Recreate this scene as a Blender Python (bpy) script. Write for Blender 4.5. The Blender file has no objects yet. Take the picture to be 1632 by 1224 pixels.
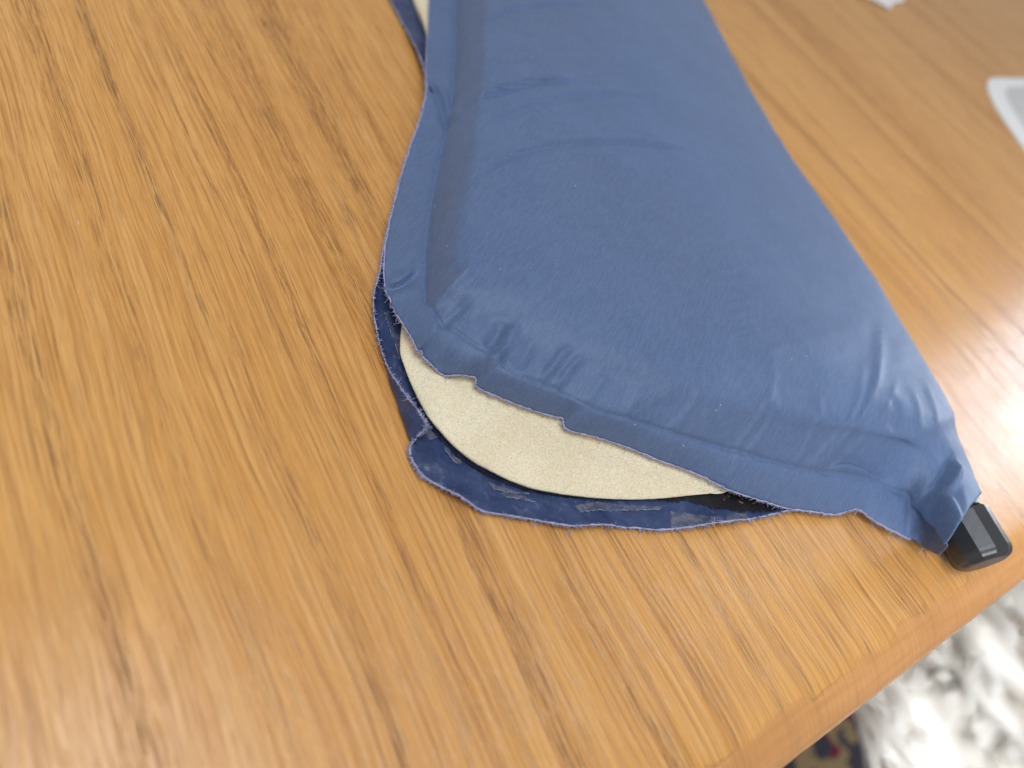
import bpy, bmesh, math, random
import numpy as np
from mathutils import Vector, Matrix, noise

# ------------------------------------------------------------------ camera
FPX = 1140.0; CX, CY = 816.0, 612.0
D0 = 0.27
PITCH = math.radians(48.2)
ROLLC, ROLLS = 0.8554, 0.5180
F = Vector((0, math.cos(PITCH), -math.sin(PITCH)))
UP0 = Vector((0, math.sin(PITCH), math.cos(PITCH)))
RI0 = Vector((1, 0, 0))
R = (RI0*ROLLC + UP0*ROLLS).normalized()
U = (RI0*-ROLLS + UP0*ROLLC).normalized()
CAM = -F*D0

def ray(px, py):
    return R*((px-CX)/FPX) + U*(-(py-CY)/FPX) + F
def at(px, py, z=0.0):
    """point of the place seen at a photo position, at height z (m) over the table"""
    d = ray(px, py)
    return CAM + d*((z-CAM.z)/d.z)

sc = bpy.context.scene
cd = bpy.data.cameras.new('camera'); cam = bpy.data.objects.new('camera', cd)
sc.collection.objects.link(cam); sc.camera = cam
m = Matrix((R, U, -F)).transposed().to_4x4(); m.translation = CAM
cam.matrix_world = m
cd.sensor_width = 36.0; cd.lens = 36.0*FPX/1632.0
cd.clip_start = 0.01; cd.clip_end = 50
cd.dof.use_dof = True; cd.dof.focus_distance = 0.262; cd.dof.aperture_fstop = 5.2

# ------------------------------------------------------------------ light
w = bpy.data.worlds.new('World'); sc.world = w; w.use_nodes = True
bg = w.node_tree.nodes['Background']
bg.inputs[0].default_value = (1.0, 0.95, 0.90, 1); bg.inputs[1].default_value = 0.31

def area_lamp(name, px, py, dist, sx, sy, watts, col, twist=0.0):
    P = at(px, py, 0); d = (P-CAM).normalized(); r = Vector((d.x, d.y, -d.z))
    ld = bpy.data.lights.new(name, 'AREA'); ld.shape = 'RECTANGLE'; ld.size = sx; ld.size_y = sy
    ld.energy = watts; ld.color = col
    o = bpy.data.objects.new(name, ld); sc.collection.objects.link(o)
    o.location = P + r*dist
    q = (P-o.location).to_track_quat('-Z', 'Y')
    o.rotation_euler = (q.to_matrix().to_4x4() @ Matrix.Rotation(twist, 4, 'Z')).to_euler()
    return o
area_lamp('window_light', 1750, 590, 1.9, 0.44, 0.92, 9.5, (0.60, 0.76, 1.0))
area_lamp('side_fill_light', 2500, 250, 2.0, 0.9, 1.1, 84, (0.90, 0.95, 1.0))  # unseen second lamp, added for more soft light from the right
def overhead_fill_lamp():  # unseen overhead lamp, added to brighten the near fold of the pad
    ld = bpy.data.lights.new('overhead_fill_light', 'AREA'); ld.shape = 'RECTANGLE'; ld.size = 1.0; ld.size_y = 0.8
    ld.energy = 14.5; ld.color = (0.86, 0.93, 1.0)
    o = bpy.data.objects.new('overhead_fill_light', ld); sc.collection.objects.link(o)
    o.location = (-0.10, -0.32, 1.5)
    o.rotation_euler = (Vector((0, 0, 0))-o.location).to_track_quat('-Z', 'Y').to_euler()
overhead_fill_lamp()
def fleece_fill_lamp():  # unseen narrow-spread lamp, added only to brighten the fleece
    ld = bpy.data.lights.new('fleece_fill_light', 'AREA'); ld.shape = 'RECTANGLE'; ld.size = 0.6; ld.size_y = 0.5
    ld.energy = 1.6; ld.color = (0.92, 0.96, 1.0)
    o = bpy.data.objects.new('fleece_fill_light', ld); sc.collection.objects.link(o)
    t = at(1600, 1100, -0.25); o.location = t+Vector((0.22, -0.85, 0.62)); ld.spread = math.radians(40)
    o.rotation_euler = (t-o.location).to_track_quat('-Z', 'Y').to_euler()
fleece_fill_lamp()

sc.view_settings.view_transform = 'Standard'; sc.view_settings.look = 'None'
sc.view_settings.exposure = 0.15; sc.view_settings.gamma = 1.0
sc.cycles.max_bounces = 10; sc.cycles.diffuse_bounces = 5; sc.cycles.use_denoising = True

# ------------------------------------------------------------------ helpers
rng = random.Random(7)
nrng = np.random.default_rng(7)
COL = sc.collection
def tag(o, label, cat, group=None, kind=None):
    if label: o['label'] = label
    if cat: o['category'] = cat
    if group: o['group'] = group
    if kind: o['kind'] = kind
def empty(name, loc=(0, 0, 0)):
    o = bpy.data.objects.new(name, None); COL.objects.link(o); o.location = loc
    o.empty_display_size = 0.02
    return o
def mesh_obj(name, verts, faces, mat, parent=None, smooth=True):
    me = bpy.data.meshes.new(name)
    me.from_pydata([tuple(v) for v in verts], [], faces)
    if smooth: me.polygons.foreach_set('use_smooth', [True]*len(me.polygons))
    me.update()
    o = bpy.data.objects.new(name, me); COL.objects.link(o)
    if mat: me.materials.append(mat)
    if parent is not None:
        o.parent = parent
        o.matrix_parent_inverse = Matrix.Translation(parent.location).inverted()
    return o
def grid_faces(nu, nv, flip=False):
    f = []
    for i in range(nu-1):
        for j in range(nv-1):
            a, b, c, d = i*nv+j, i*nv+j+1, (i+1)*nv+j+1, (i+1)*nv+j
            f.append((a, d, c, b) if flip else (a, b, c, d))
    return f

class NT:
    def __init__(s, name):
        s.m = bpy.data.materials.new(name); s.m.use_nodes = True
        s.t = s.m.node_tree; s.b = s.t.nodes['Principled BSDF']
    def n(s, typ, **kw):
        nd = s.t.nodes.new(typ)
        for k, v in kw.items():
            if k in ('ins',):
                for kk, vv in v.items(): s.put(nd, kk, vv)
            else: setattr(nd, k, v)
        return nd
    def put(s, nd, k, v):
        if isinstance(v, bpy.types.NodeSocket): s.t.links.new(v, nd.inputs[k])
        else: nd.inputs[k].default_value = v
    def math(s, op, a, b=0.0, c=None, clamp=False):
        nd = s.n('ShaderNodeMath', operation=op, use_clamp=clamp)
        s.put(nd, 0, a); s.put(nd, 1, b)
        if c is not None: s.put(nd, 2, c)
        return nd.outputs[0]
    def mix(s, f, a, b, typ='MIX'):
        nd = s.n('ShaderNodeMix', data_type='RGBA', blend_type=typ)
        s.put(nd, 0, f); s.put(nd, 6, a); s.put(nd, 7, b)
        return nd.outputs[2]
    def mapr(s, v, a, b, c=0.0, d=1.0, smooth=True):
        nd = s.n('ShaderNodeMapRange', interpolation_type='SMOOTHSTEP' if smooth else 'LINEAR')
        for k, x in zip(range(5), (v, a, b, c, d)): s.put(nd, k, x)
        return nd.outputs[0]
    def noise(s, vec, scale, detail=2.0, rough=0.5, dist=0.0):
        nd = s.n('ShaderNodeTexNoise'); s.put(nd, 'Vector', vec)
        for k, x in (('Scale', scale), ('Detail', detail), ('Roughness', rough), ('Distortion', dist)): s.put(nd, k, x)
        return nd.outputs[0]
    def comb(s, x, y, z=0.0):
        nd = s.n('ShaderNodeCombineXYZ'); s.put(nd, 0, x); s.put(nd, 1, y); s.put(nd, 2, z)
        return nd.outputs[0]
    def obj(s): return s.n('ShaderNodeTexCoord').outputs['Object']
    def bump(s, h, strength, dist, nrm=None):
        nd = s.n('ShaderNodeBump'); s.put(nd, 'Height', h); s.put(nd, 'Strength', strength); s.put(nd, 'Distance', dist)
        if nrm is not None: s.put(nd, 'Normal', nrm)
        return nd.outputs[0]
    def rot(s, v, ang, scale=(1, 1, 1)):
        nd = s.n('ShaderNodeMapping'); s.put(nd, 'Vector', v)
        nd.inputs['Rotation'].default_value = (0, 0, ang); nd.inputs['Scale'].default_value = scale
        return nd.outputs[0]
    def sep(s, v):
        nd = s.n('ShaderNodeSeparateXYZ'); s.put(nd, 0, v); return nd.outputs
    def set(s, **kw):
        for k, v in kw.items(): s.put(s.b, k.replace('_', ' '), v)
        return s.m
def C(r, g, b): # sRGB 0-255 -> linear
    f = lambda c: ((c/255+0.055)/1.055)**2.4 if c > 10 else c/255/12.92
    return (f(r), f(g), f(b), 1)

# ------------------------------------------------------------------ directions of the grain and of the table edge
g3 = R*(-1291)+U*(2274)+F*FPX; GR = Vector((g3.x, g3.y, 0)).normalized()     # along the grain, away from the edge
PE = Vector((GR.y, -GR.x, 0))                                                # along the table edge
GANG = math.atan2(GR.y, GR.x)

# ------------------------------------------------------------------ materials
def oak(name='oak'):
    s = NT(name)
    v = s.obj()                                   # table object space: x along the grain, y across
    x, y, z = s.sep(v)
    nlow = s.noise(s.comb(s.math('MULTIPLY', x, 2.2), s.math('MULTIPLY', y, 7.0)), 1.0, 3, 0.5)
    nmid = s.noise(s.comb(s.math('MULTIPLY', x, 11.0), s.math('MULTIPLY', y, 30.0)), 1.0, 3, 0.55)
    # growth rings: across coordinate, bent gently
    yw = s.math('ADD', y, s.math('MULTIPLY', s.math('SUBTRACT', nlow, 0.5), 0.030))
    yw = s.math('ADD', yw, s.math('MULTIPLY', s.math('SUBTRACT', nmid, 0.5), 0.0035))
    ring = s.noise(s.comb(s.math('MULTIPLY', x, 0.8), s.math('MULTIPLY', yw, 62.0)), 1.0, 2.0, 0.6)
    ringm = s.mapr(ring, 0.52, 0.66)
    ring2 = s.noise(s.comb(s.math('MULTIPLY', x, 1.6), s.math('MULTIPLY', yw, 210.0), 3.3), 1.0, 2.0, 0.6)
    # rather narrow dark lines where the large pores gather
    line = s.math('ABSOLUTE', s.math('SUBTRACT', s.noise(s.comb(s.math('MULTIPLY', x, 0.9), s.math('MULTIPLY', yw, 40.0), 7.1), 1.0, 1.0, 0.4), 0.5))
    linem = s.mapr(line, 0.0, 0.022, 1.0, 0.0)
    patch = s.mapr(s.noise(s.comb(s.math('MULTIPLY', x, 30.0), s.math('MULTIPLY', y, 60.0), 1.7), 1.0, 2.0, 0.5), 0.42, 0.62)
    linem = s.math('MULTIPLY', linem, s.math('ADD', s.math('MULTIPLY', patch, 0.6), 0.4))
    # pores: thin dashes along the grain
    def pores(sx, sy, lo, hi, zz):
        n = s.noise(s.comb(s.math('MULTIPLY', x, sx), s.math('MULTIPLY', yw, sy), zz), 1.0, 2.0, 0.5)
        return s.mapr(n, lo, hi)
    p1 = pores(62.0, 1700.0, 0.53, 0.61, 0.0)
    p2 = pores(44.0, 1250.0, 0.57, 0.64, 5.0)
    p3 = pores(110.0, 2200.0, 0.53, 0.62, 9.0)
    dens = s.math('ADD', 0.26, s.math('MULTIPLY', ringm, 0.6)); dens = s.math('ADD', dens, s.math('MULTIPLY', linem, 0.42))
    pore = s.math('MULTIPLY', s.math('ADD', s.math('MULTIPLY', p1, 0.8), s.math('ADD', p2, s.math('MULTIPLY', p3, 0.4))), dens, clamp=True)
    base = s.mix(s.mapr(nlow, 0.3, 0.7), C(230, 171, 97), C(220, 157, 83))
    base = s.mix(s.mapr(ring2, 0.35, 0.7, 0.0, 0.55), base, C(230, 176, 108))
    base = s.mix(s.math('MULTIPLY', ringm, 0.24), base, C(178, 120, 66))
    base = s.mix(s.mapr(nmid, 0.45, 0.75, 0.0, 0.20), base, C(190, 124, 60))
    base = s.mix(s.math('MULTIPLY', linem, 0.16), base, C(146, 104, 72))
    # fine fibre streaks
    fib = s.noise(s.comb(s.math('MULTIPLY', x, 22.0), s.math('MULTIPLY', yw, 900.0), 2.0), 1.0, 3.0, 0.6)
    base = s.mix(s.mapr(fib, 0.42, 0.62, 0.0, 0.38), base, C(176, 112, 54))
    hair = s.noise(s.comb(s.math('MULTIPLY', x, 7.0), s.math('MULTIPLY', yw, 700.0), 12.0), 1.0, 2.0, 0.6)
    base = s.mix(s.mapr(hair, 0.56, 0.66, 0.0, 0.30), base, C(140, 88, 44))
    base = s.mix(s.mapr(hair, 0.44, 0.34, 0.0, 0.30), base, C(240, 190, 124))
    base = s.mix(s.math('MULTIPLY', pore, 0.60), base, C(104, 62, 28))
    # pale wear scratches, few
    sc1 = s.noise(s.comb(s.math('MULTIPLY', x, 60.0), s.math('MULTIPLY', y, 420.0), 4.4), 1.0, 1.0, 0.4)
    base = s.mix(s.mapr(sc1, 0.83, 0.86, 0.0, 0.7), base, C(236, 214, 186))
    # cross-banded lipping along the rim: no pores, grain running with the edge
    wob = s.math('MULTIPLY', s.math('SUBTRACT', s.noise(s.comb(s.math('MULTIPLY', x, 20.0), s.math('MULTIPLY', y, 34.0), 8.0), 1.0, 3.0, 0.6), 0.5), 0.020)
    xl = s.math('ADD', x, wob)
    lip = s.mapr(xl, 0.0120, 0.0150, 1.0, 0.0)
    seam = s.math('MULTIPLY', s.mapr(s.math('ABSOLUTE', s.math('SUBTRACT', xl, 0.0140)), 0.0, 0.0008, 1.0, 0.0), s.mapr(s.noise(s.comb(0.0, s.math('MULTIPLY', y, 30.0), 3.0), 1.0, 1.0), 0.45, 0.6))
    lipn = s.noise(s.comb(s.math('MULTIPLY', x, 260.0), s.math('MULTIPLY', y, 14.0), 6.0), 1.0, 3.0, 0.6)
    lipc = s.mix(s.mapr(lipn, 0.3, 0.7), C(208, 150, 98), C(192, 134, 82))
    lipc = s.mix(s.math('MULTIPLY', pore, 0.16), lipc, C(150, 100, 60))
    base = s.mix(s.math('MULTIPLY', lip, 0.75), base, lipc)
    base = s.mix(s.math('MULTIPLY', seam, 0.28), base, C(124, 82, 48))
    pore = s.math('MULTIPLY', pore, s.math('SUBTRACT', 1.0, s.math('MULTIPLY', lip, 0.85)))
    h = s.math('SUBTRACT', s.math('MULTIPLY', fib, 0.25), pore)
    nm = s.bump(h, 0.7, 0.00020)
    nm = s.bump(s.noise(v, 60.0, 2.0, 0.5), 0.025, 0.004, nm)
    rough = s.math('ADD', 0.19, s.math('MULTIPLY', pore, 0.3))
    rough = s.math('ADD', rough, s.math('MULTIPLY', nmid, 0.08))
    s.set(Base_Color=base, Roughness=rough, Normal=nm)
    s.b.inputs['IOR'].default_value = 1.52
    return s.m

def fabric(name, base_a, base_b, rough, sheen, twill=0.35, mottle=0.25):
    s = NT(name); v = s.obj()
    m1 = s.noise(v, 28.0, 3, 0.6); m2 = s.noise(v, 420.0, 2, 0.6); m3 = s.noise(v, 1500.0, 1, 0.5)
    vr = s.rot(v, math.radians(28))
    wv = s.n('ShaderNodeTexWave', wave_type='BANDS', bands_direction='X', wave_profile='SIN')
    s.put(wv, 'Vector', vr); s.put(wv, 'Scale', 430.0); s.put(wv, 'Distortion', 0.6); s.put(wv, 'Detail', 1.0); s.put(wv, 'Detail Scale', 0.4)
    tw = wv.outputs['Fac']
    base = s.mix(s.mapr(m1, 0.3, 0.7), base_a, base_b)
    m0 = s.noise(v, 13.0, 3, 0.6)
    base = s.mix(s.mapr(m0, 0.42, 0.66, 0.0, 0.45), base, C(80, 88, 114))  # greyish mottling puts an uneven sheen into the cloth colour
    base = s.mix(s.math('MULTIPLY', tw, twill), base, (base_b[0]*1.35, base_b[1]*1.3, base_b[2]*1.22, 1))
    base = s.mix(s.mapr(m2, 0.35, 0.7, 0.0, mottle), base, (base_a[0]*1.5, base_a[1]*1.3, base_a[2]*1.15, 1))
    vs2 = s.rot(v, math.radians(28), (1100, 170, 400))
    sl = s.noise(vs2, 1.0, 3, 0.6)
    base = s.mix(s.mapr(sl, 0.38, 0.62, 0.0, 0.35), base, (base_b[0]*1.5, base_b[1]*1.42, base_b[2]*1.3, 1))
    base = s.mix(s.mapr(m3, 0.55, 0.8, 0.0, 0.25), base, (0.26, 0.31, 0.42, 1))
    h = s.math('ADD', s.math('MULTIPLY', tw, 0.6), s.math('MULTIPLY', m3, 0.5))
    nm = s.bump(h, 0.25, 0.00012)
    nm = s.bump(s.noise(v, 70.0, 3, 0.55), 0.22, 0.0016, nm)
    s.set(Base_Color=base, Roughness=rough, Normal=nm)
    s.b.inputs['Sheen Weight'].default_value = sheen
    s.b.inputs['Sheen Roughness'].default_value = 0.45
    s.b.inputs['Sheen Tint'].default_value = (0.75, 0.85, 1.0, 1)
    s.b.inputs['Specular IOR Level'].default_value = 0.4
    return s.m

def inner_film():
    s = NT('coated_navy_inside'); v = s.obj()
    m1 = s.noise(v, 90.0, 4, 0.65); m2 = s.noise(v, 260.0, 4, 0.7, 0.8)
    base = s.mix(s.mapr(m1, 0.3, 0.7), C(42, 57, 94), C(60, 76, 116))
    base = s.mix(s.mapr(m2, 0.56, 0.68, 0.0, 0.30), base, C(120, 128, 148))
    nm = s.bump(m2, 0.35, 0.0008)
    s.set(Base_Color=base, Roughness=s.mapr(m2, 0.4, 0.7, 0.28, 0.5), Normal=nm)
    return s.m

def foam():
    s = NT('open_cell_foam'); v = s.obj()
    vo = s.n('ShaderNodeTexVoronoi'); s.put(vo, 'Vector', v); s.put(vo, 'Scale', 1700.0)
    vo2 = s.n('ShaderNodeTexVoronoi'); s.put(vo2, 'Vector', v); s.put(vo2, 'Scale', 1700.0)
    n = s.noise(v, 900.0, 3, 0.6); n2 = s.noise(v, 45.0, 2, 0.5)
    base = s.mix(s.mapr(n2, 0.3, 0.7), C(250, 236, 206), C(242, 226, 192))
    base = s.mix(s.mapr(vo.outputs['Distance'], 0.35, 0.8, 0.0, 0.24), base, C(150, 132, 96))
    base = s.mix(s.mapr(n, 0.58, 0.68, 0.0, 0.7), base, C(255, 250, 232))
    h = s.math('ADD', s.math('MULTIPLY', vo.outputs['Distance'], -1.0), s.math('MULTIPLY', n, 0.8))
    nm = s.bump(h, 0.5, 0.0005)
    s.set(Base_Color=base, Roughness=0.7, Normal=nm)
    s.b.inputs['Subsurface Weight'].default_value = 0.15
    s.b.inputs['Subsurface Scale'].default_value = 0.002
    return s.m

def plain(name, col, rough, nscale=0, namp=0.1, spec=0.5, bump=0.0, bscale=500.0):
    s = NT(name); v = s.obj(); base = col
    if nscale:
        base = s.mix(s.math('MULTIPLY', s.noise(v, nscale, 3, 0.6), 1.0), (col[0]*(1-namp), col[1]*(1-namp), col[2]*(1-namp), 1), (min(1, col[0]*(1+namp)), min(1, col[1]*(1+namp)), min(1, col[2]*(1+namp)), 1))
    s.set(Base_Color=base, Roughness=rough); s.b.inputs['Specular IOR Level'].default_value = spec
    if bump: s.put(s.b, 'Normal', s.bump(s.noise(v, bscale, 3, 0.6), bump, 0.0005))
    return s.m

M_oak = oak()
M_top = fabric('blue_twill', C(73, 93, 130), C(84, 106, 145), 0.54, 0.18, 0.7)
M_in = inner_film()
M_foam = foam()
M_fray = plain('frayed_fibre', C(178, 178, 212), 0.8, 900, 0.25)
s_ = NT('dried_glue'); s_.set(Base_Color=C(150, 150, 160), Roughness=0.25)
s_.put(s_.b, 'Alpha', s_.mapr(s_.noise(s_.obj(), 330.0, 4, 0.6), 0.36, 0.66, 0.12, 0.48)); M_glue = s_.m
M_film = plain('dried_film_edge', C(168, 172, 190), 0.4)
M_cap = plain('black_plastic', (0.030, 0.031, 0.034, 1), 0.33, 120, 0.4, 0.6, 0.15, 300.0)
M_lint = plain('lint', C(225, 228, 235), 0.9)

# ------------------------------------------------------------------ table
EDGE_P = at(1480, 1052, -0.004)                     # a point on the outer rim of the table
EDGE_P = Vector((EDGE_P.x, EDGE_P.y, 0))
table = empty('dining_table', (EDGE_P.x, EDGE_P.y, 0))
table.rotation_euler = (0, 0, GANG)
tag(table, 'golden oak table with a rounded edge, under the torn blue pad', 'table')
def table_top():
    RX, RZ, TH = 0.020, 0.012, 0.026
    prof = [(1.6, 0.0)]
    x = 0.7
    while x > RX: prof.append((x, 0.0)); x *= 0.8
    for i in range(15):
        a = math.pi/2*i/14
        prof.append((RX*(1-math.sin(a)), -RZ*(1-math.cos(a))))
    prof += [(0.0006, -RZ-0.006), (0.003, -TH+0.001), (0.006, -TH), (1.6, -TH)]
    vs = []; ys = [-1.5+2.3*i/24 for i in range(25)]
    for yy in ys:
        for (px_, pz) in prof: vs.append((px_, yy, pz))
    fs = grid_faces(len(ys), len(prof))
    n = len(prof)
    o = mesh_obj('tabletop', vs, fs, M_oak, None)
    o.parent = table
    return o
table_top()
M_leg = M_oak
def box_mesh(x0, x1, y0, y1, z0, z1):
    vs = [(x, y, z) for x in (x0, x1) for y in (y0, y1) for z in (z0, z1)]
    fs = [(0, 1, 3, 2), (4, 6, 7, 5), (0, 4, 5, 1), (2, 3, 7, 6), (0, 2, 6, 4), (1, 5, 7, 3)]
    return vs, fs
def bevel(o, wd, seg=2):
    b = o.modifiers.new('bevel', 'BEVEL'); b.width = wd; b.segments = seg
for (xa, ya) in ((0.08, -1.42), (0.08, 0.72), (1.52, -1.42), (1.52, 0.72)):
    vs, fs = box_mesh(xa-0.03, xa+0.03, ya-0.03, ya+0.03, -0.72, -0.026)
    o = mesh_obj('leg', vs, fs, M_oak, None, False); o.parent = table; bevel(o, 0.006)

# ------------------------------------------------------------------ pad: control rings (photo x, y, height in mm)
R0 = [(688,-120,10),(685,-60,10),(684,0,10),(681,60,10),(679,110,10),(679,150,10),(670,190,10),(652,240,9),(636,295,8),(622,350,7),(613,400,6),(612,445,6),(620,478,7),
      (638,510,11),(654,535,13),(664,556,14),(672,560,14.5),(676,570,14.5),(694,584,15.5),(720,595,16.5),(754,602,16.5),(760,617,16),(788,630,16),(830,647,15.5),(880,663,15),(897,667,15),(903,684,14),(950,697,13.5),(1000,713,13),(1050,733,12),(1100,751,10.5),(1145,772,9),(1165,782,8.5),(1210,797,7),(1250,809,5.5),(1290,815,4.5),(1330,820,4),(1366,812,5),(1385,824,4),(1415,842,4)]
R1 = [(728,-130,12),(727,-70,12),(727,-5,12),(727,60,12),(726,110,12),(722,155,12),(715,200,12),(704,248,11.5),(694,300,11),(686,350,10.5),(681,395,10),(679,435,11),(679,460,12),
      (680,480,14),(690,496,16),(702,508,17),(715,518,17.5),(729,526,18),(744,537,18.5),(766,551,19),(792,572,19),(812,588,19),(838,600,19),(868,612,18.5),(898,626,18),(925,640,18),(955,653,17.5),(990,663,17),(1030,675,16),(1075,689,15.5),(1120,702,14.5),(1165,715,13.5),(1200,725,13),(1245,737,12),(1282,747,11),(1315,752,10.5),(1345,757,10),(1372,764,9.5),(1398,772,9),(1425,780,9)]
R2 = [(766,-150,26),(765,-90,26),(764,-20,26),(763,45,26),(762,100,26),(758,150,26),(751,200,26),(744,250,26),(736,300,26),(728,345,25.5),(722,385,25),(719,420,24.5),(722,445,24.5),
      (730,465,24.5),(745,478,25),(760,488,25.5),(775,498,26),(790,507,26.5),(808,518,27),(830,532,27),(855,547,27),(878,560,27),(902,572,27),(930,584,27),(960,597,27),(990,608,27),(1020,620,27),(1050,631,27),(1082,641,26.5),(1120,652,26),(1160,662,25.5),(1198,670,25),(1230,677,24.5),(1270,685,24),(1305,690,23.5),(1335,694,23),(1362,697,22.5),(1390,701,22),(1415,705,21),(1440,711,20)]
NS = len(R0)
assert len(R1) == NS and len(R2) == NS
for k in range(NS):
    wk = max(0.0, min(1.0, (k-13)/3, (38-k)/5))
    R0[k] = (R0[k][0], R0[k][1], R0[k][2]-3.6*wk*min(1, R0[k][2]/12)); R1[k] = (R1[k][0], R1[k][1], R1[k][2]+3.0*wk); R2[k] = (R2[k][0], R2[k][1], R2[k][2]-2.2*wk*(1 if k < 24 else max(0.0, (30-k)/6)))
R4l = [(1040,-140),(1075,-75),(1118,-6),(1160,78),(1210,172),(1266,262),(1325,345),(1392,442),(1440,520),(1484,592),(1508,632),(1520,660)]
def poly_at(P, t):
    P = [tuple(p) for p in P]
    L = [0.0]
    for a, b in zip(P[:-1], P[1:]): L.append(L[-1]+math.dist(a, b))
    t *= L[-1]
    for i in range(len(P)-1):
        if t <= L[i+1] or i == len(P)-2:
            f = (t-L[i])/(L[i+1]-L[i]); return tuple(p+(q-p)*f for p, q in zip(P[i], P[i+1]))
R4 = []
for k in range(NS):
    t = 0.60*k/12 if k <= 12 else 0.60+0.40*((k-12)/(NS-1-12))
    x, y = poly_at(R4l, t); R4.append((x, y, 17 if k < 30 else 17-0.2*(k-30)))
def zmid(k): return 33.0 if k < 26 else 33.0-7.0*((k-26)/(NS-1-26))**1.2
R3a, R3b = [], []
for k in range(NS):
    a, b = R2[k], R4[k]
    R3a.append((a[0]+(b[0]-a[0])*0.30, a[1]+(b[1]-a[1])*0.30, zmid(k)-1.0))
    R3b.append((a[0]+(b[0]-a[0])*0.72, a[1]+(b[1]-a[1])*0.72, zmid(k)-1.0))
# sleeve round the valve
for rr, add in ((R0, [(1447,858,4),(1470,872,5),(1496,884,13)]), (R1, [(1449,788,10),(1476,818,14),(1507,866,21)]),
                (R2, [(1468,735,19),(1492,776,19),(1520,847,25)]), (R3a, [(1492,712,22),(1511,758,20.5),(1531,830,26.5)]),
                (R3b, [(1510,694,22),(1530,742,20.5),(1546,808,25.5)]), (R4, [(1524,688,15),(1540,728,15),(1563,784,18)])):
    rr.extend(add)
NS = len(R0)
def W(ring):
    return np.array([tuple(at(x, y, z*0.001)) for x, y, z in ring])
R2b = []
for k in range(NS):
    a, b = R2[k], R3a[k]; f = 0.26 if k < 12 else 0.42
    R2b.append((a[0]+(b[0]-a[0])*f, a[1]+(b[1]-a[1])*f, a[2]+(b[2]-a[2])*(0.60 if k < 12 else 0.66)))
rings = [W(r) for r in (R0, R1, R2, R2b, R3a, R3b, R4)]
r5 = rings[6].copy(); r5[:, 2] = 0.004; r5[:, 1] -= 0.001; r5[:, 0] -= 0.002
rings.append(r5)

def catmull(P, t):
    """P (n,3) control points, t array in [0, n-1]"""
    n = len(P); i = np.clip(np.floor(t).astype(int), 0, n-2); f = (t-i)[:, None]
    p0, p1, p2, p3 = P[np.clip(i-1, 0, n-1)], P[i], P[i+1], P[np.clip(i+2, 0, n-1)]
    # end tangents
    p0 = np.where((i == 0)[:, None], 2*p1-p2, p0); p3 = np.where((i == n-2)[:, None], 2*p2-p1, p3)
    return 0.5*((2*p1)+(-p0+p2)*f+(2*p0-5*p1+4*p2-p3)*f*f+(-p0+3*p1-3*p2+p3)*f**3)
UD = 16
ut = np.linspace(0, NS-1, (NS-1)*UD+1)
cr = [catmull(r, ut) for r in rings]
NU = len(ut)

camv = np.array(CAM); Rv, Uv, Fv = (np.array(a) for a in (R, U, F))
def to_px(Wd):
    d = Wd-camv; z = d@Fv
    return np.stack([CX+FPX*(d@Rv)/z, CY-FPX*(d@Uv)/z], -1)
def pl_dist(P, pl):
    """signed distance (m in the table plane) from xy points to a world polyline, and parameter 0..1"""
    best = np.full(P.shape[0], 1e9); sgn = np.ones(P.shape[0]); par = np.zeros(P.shape[0])
    n = len(pl)-1
    for i in range(n):
        a, b = pl[i], pl[i+1]; ab = b-a; L2 = ab@ab
        t = np.clip(((P-a)@ab)/L2, 0, 1); q = a+t[:, None]*ab
        dv = P-q; d = np.hypot(dv[:, 0], dv[:, 1])
        m_ = d < best
        sg = np.sign(ab[0]*dv[:, 1]-ab[1]*dv[:, 0])
        best[m_] = d[m_]; sgn[m_] = sg[m_]; par[m_] = (i+t[m_])/n
    return best*sgn, par
def smooth_poly(pts, z, n=8):
    P = W([(x, y, z) for x, y in pts]); t = np.linspace(0, len(P)-1, (len(P)-1)*n+1)
    return catmull(P, t)[:, :2]
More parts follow.
